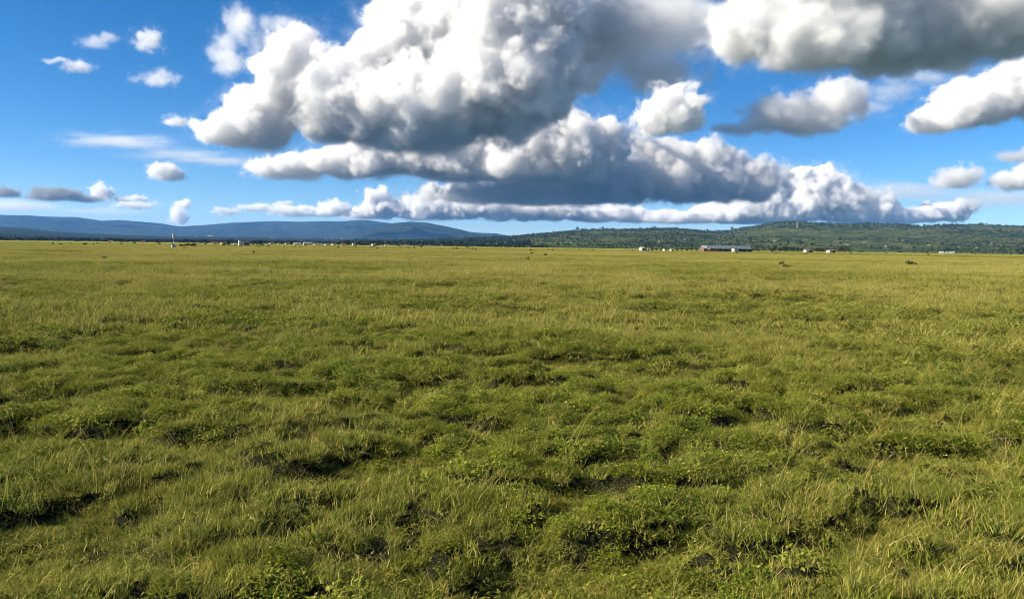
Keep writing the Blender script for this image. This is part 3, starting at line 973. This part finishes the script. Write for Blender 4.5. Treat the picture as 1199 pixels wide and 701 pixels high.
def stable(u, D, label, w=5.5):
    o = thing('stable', label, 'stable', base_at(u, D), .35)
    MB().box(-w / 2, -w / 2 + 2.4, -1.2, 1.6, 0, 1.75).build('end_wall', MAT_WHITE, o)
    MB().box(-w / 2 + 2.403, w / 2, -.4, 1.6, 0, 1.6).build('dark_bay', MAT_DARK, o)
    MB().quad_prism([(-w / 2 - .2, -1.5, 1.753), (w / 2 + .2, -1.5, 1.753), (w / 2 + .2, 1.8, 2.3), (-w / 2 - .2, 1.8, 2.3)],
                    [(-w / 2 - .2, -1.5, 1.83), (w / 2 + .2, -1.5, 1.83), (w / 2 + .2, 1.8, 2.38), (-w / 2 - .2, 1.8, 2.38)]).build('roof', MAT_RED, o)
    for x in (-w / 2 + 3.2, w / 2 - .2): MB().box(x - .06, x + .06, -1.35, -1.23, 0, 1.752).build('post', MAT_POST, o)


stable(945, 494, 'white ended stable at the left of the dark tree row')
stable(972, 494, 'white ended stable among the dark trees at the right of the row')


def lattice_mast():
    u = 930.5; D = 3300; z = float(Z_RIGHT(np.array([u]), np.array([D]))[0])
    o = thing('lattice_mast', 'thin steel lattice mast standing on the green hillside', 'mast', base_at(u, D, z))
    H = 26; w0, w1 = 2.2, .9
    for sx in (-1, 1):
        for sy in (-1, 1):
            MB().tube((sx * w0, sy * w0, 0), (sx * w1, sy * w1, H), .28, .22, 5).build('leg', MAT_STEEL, o)
    b = MB()
    for k in range(9):
        a = w0 + (w1 - w0) * k / 9; c = w0 + (w1 - w0) * (k + 1) / 9; za = H * k / 9; zb = H * (k + 1) / 9
        for s in (-1, 1):
            b.tube((-a, s * a, za), (c, s * c, zb), .12, .12, 4); b.tube((s * a, -a, za), (s * c, c, zb), .12, .12, 4)
    b.build('bracing', MAT_STEEL, o)
    MB().tube((0, 0, H - .5), (0, 0, H + 3), .2, .1, 5).build('antenna', MAT_STEEL, o)


lattice_mast()

# small houses dotted over the hillside, and pale specks at the mountain foot
def far_houses():
    g = random.Random(4)
    proto = None
    spots = [(1158, 285.0), (1120, 289.5), (1085, 287.5), (1141, 291.0), (1180, 284.5), (1055, 282.5), (1035, 289.0), (1010, 284.5),
             (962, 276.5), (990, 287), (870, 284), (905, 283), (668, 284.8), (770, 283.3), (800, 281), (1100, 295.0), (1107, 295.2), (1113, 295.5)]
    for i, (u, y) in enumerate(spots):
        e = horizon(u) - y
        if e < 0: D = 900; z = 0.0
        else:
            Ds = np.linspace(1400, 4200, 200); zz = Z_RIGHT(np.full(200, u), Ds)
            k = int(np.argmax((zz - EYE) / Ds * FPX >= e)); D = float(Ds[k]); z = float(zz[k])
        if i < 15: lab, grp = 'tiny pale roofed house scattered on the wooded green hillside', 'tiny houses on the green hillside'
        else: lab, grp = 'tiny white hut in the line of three at the far right field edge', 'three white huts in line at the field edge'
        if proto is None:
            proto = house('small_house', lab, 'house', u, D, 9, 6, 3.2, 2.0, MAT_WHITE, MAT_PALEM, 0, grp, z - .2)
            parts = list(proto.children); o = proto
        else:
            o = proto.copy(); COL.objects.link(o); o.location = base_at(u, D, z - .2)
            for p in parts:
                c = p.copy(); COL.objects.link(c); c.parent = o
            tag(o, lab, 'house', grp)
        s = g.uniform(.35, .6)
        o.scale = (s * g.uniform(.8, 1.5), s, s); o.rotation_euler = (0, 0, g.uniform(-.5, .5))
    for i, (u, y) in enumerate([(120, 279), (150, 280.5), (335, 283), (352, 282.6), (386, 284), (395, 284.3), (428, 285), (470, 285.5), (455, 284.6), (188, 274.5), (193, 275), (230, 273.5), (318, 276), (322, 277.5), (232, 282.2), (252, 283.2), (259, 283.4), (381, 275.5), (400, 275.8), (388, 277)]):
        e = horizon(u) - y
        Ds = np.linspace(2700, 7200, 200); zz = Z_DARK(np.full(200, u), Ds)
        k = (zz - EYE) / Ds * FPX >= min(e, 5.2); D = float(Ds[int(np.argmax(k))]) if k.any() else 7000.; z = float(zz[int(np.argmax(k))])
        o = proto.copy(); COL.objects.link(o); o.location = base_at(u, D, z)
        for p in parts:
            c = p.copy(); COL.objects.link(c); c.parent = o
        tag(o, 'tiny pale house far off between the tree belt and blue mountains', 'house', 'tiny houses below the blue mountains')
        s = g.uniform(.6, 1.0); o.scale = (s * 1.6, s, s); o.rotation_euler = (0, 0, g.uniform(-.5, .5))


far_houses()


def edge_sheds():
    proto = house('edge_shed', 'tiny red roofed shed in the broken line of sheds along the left field edge', 'shed', 336, 760, 4, 3, 1.2, .8, MAT_CREAM, MAT_RED, .5, 'tiny red roofed sheds along the left field edge')
    parts = list(proto.children)
    g = random.Random(12)
    for u, D in ((318, 820), (326, 860), (383, 800), (391, 850), (402, 780), (437, 860), (452, 900), (476, 950), (252, 620), (262, 700), (168, 760), (130, 900)):
        o = proto.copy(); COL.objects.link(o); o.location = base_at(u, D)
        for p in parts:
            c = p.copy(); COL.objects.link(c); c.parent = o
        k = g.uniform(.75, 1.2); o.scale = (k * g.uniform(.8, 1.7), k, k); o.rotation_euler = (0, 0, g.uniform(.2, .8))


edge_sheds()


# trees near the buildings, single shrubs in the far field
def tree(label, u, D, h, w, seed, n=260, leaf=.22, group=None):
    o = thing('tree', label, 'tree', base_at(u, D), 0, group)
    g = random.Random(seed)
    b = MB(); b.tube((0, 0, -.05), (.03 * w, 0, h * .55), h * .035, h * .02, 7)
    for k in range(4):
        a = k * 1.57 + g.uniform(-.4, .4)
        b.tube((.02 * w, 0, h * .35), (math.cos(a) * w * .28, math.sin(a) * w * .28, h * .68), h * .018, h * .008, 5)
    b.build('trunk', MAT_BARK, o)
    c = source('crown', tree_data(seed, h, w, leaf, n), MAT_DARKLEAF)
    COL.objects.link(c); c.parent = o
    return o


o = thing('cypress', 'narrow dark cypress between two white huts', 'tree', base_at(754.3, 402))
MB().tube((0, 0, -.05), (0, 0, 1.2), .09, .05, 7).build('trunk', MAT_BARK, o)
c = source('crown', leaves(320, [(0, 0, .9, .42, .7), (0, 0, 1.7, .42, .8), (.05, 0, 2.5, .3, .7)], .16, 77), MAT_LEAF); COL.objects.link(c); c.parent = o

g = random.Random(9)
for i in range(22):
    u = 903 + i * 4.3 + g.uniform(-1.2, 1.2)
    if 940 < u < 950 or 968 < u < 975: continue
    tree('dark bushy tree in the row around the white ended stables', u, 500 + g.uniform(0, 8), g.uniform(3.4, 5.0), g.uniform(3.4, 4.8), 500 + i, 230, .26, 'trees in the row around the stables')
for i, (u, D, h) in enumerate([(763, 425, 1.5), (768, 430, 1.7), (773, 440, 1.4), (792, 440, 1.6), (797, 445, 2.1), (803, 445, 1.9), (808, 450, 2.2), (814, 452, 1.9), (880, 460, 2.2), (886, 465, 2.0), (893, 470, 1.7)]):
    tree('low dark tree in the broken line beside the barns', u, D, h, h * 1.1, 600 + i, 130, .2, 'low trees in line with the barns')
for i, (u, D, h) in enumerate([(213, 230, 1.0), (219, 235, 1.2), (225, 235, 1.1), (228, 240, 1.2), (263, 345, 1.6), (268, 350, 1.3), (296, 352, 1.9), (301, 355, 1.6), (307, 360, 1.3)]):
    tree('low bushy tree in line with the water tank and pinkish house', u, D, h, h * 1.5, 640 + i, 130, .15, 'low trees between the tank and the pinkish house')


def shrub(label, u, D, w, h, seed, group=None, n=200, leaf=.05):
    z = float(ground_h(np.array([(u - 599.5) / FPX * D]), np.array([D]))[0])
    o = thing('shrub', label, 'shrub', base_at(u, D, z), 0, group)
    rr = random.Random(seed)
    b = MB()
    for k in range(5):
        a = rr.uniform(0, 6.28); b.tube((0, 0, -.03), (math.cos(a) * w * .3, math.sin(a) * w * .3, h * .7), .02 * h + .004, .006, 5)
    b.build('stem', MAT_BARK, o)
    lob = [(rr.uniform(-.42, .42) * w, rr.uniform(-.3, .3) * w, h * rr.uniform(.35, .72), w * rr.uniform(.12, .26), h * rr.uniform(.16, .36)) for _ in range(7)]
    c = source('crown', leaves(n, lob, leaf, seed), MAT_LEAF2); COL.objects.link(c); c.parent = o


shrub('dark rounded shrub standing out in the far right field', 1066, 92, 1.15, .72, 701, n=620, leaf=.06)
shrub('small dark shrub in the grass below the tree row at right', 915, 80, .6, .62, 702)
shrub('low green shrub beside the small dark one at right', 921, 70, .7, .5, 703)
shrub('small dark forked shrub alone in the left field', 122, 69, .42, .58, 704)
shrub('tiny dark shrub just right below the water tank', 215.5, 150, .5, .65, 705)
shrub('small round shrub in the grass below the pinkish house', 297.5, 105, .5, .65, 706)
shrub('tiny dark shrub at mid field below the dark green tree belt', 622, 150, .6, .65, 707)
shrub('low dark shrub right of the middle, in line with two others', 617, 90, .55, .55, 708)
shrub('dark little shrub low in the grass, right of centre field', 638, 125, .55, .6, 709)
for i in range(64):
    u = g.uniform(5, 560) if i < 48 else g.uniform(560, 1190)
    D = 1.7 * FPX / g.uniform(2.2, 6.5)
    shrub('dark speck of a shrub scattered along the far edge of the plain', u, D, D / FPX * g.uniform(1.2, 3.4), D / FPX * g.uniform(.9, 2.0) + .3, 800 + i, 'shrubs scattered along the far edge of the plain', 50, D / FPX * .5)
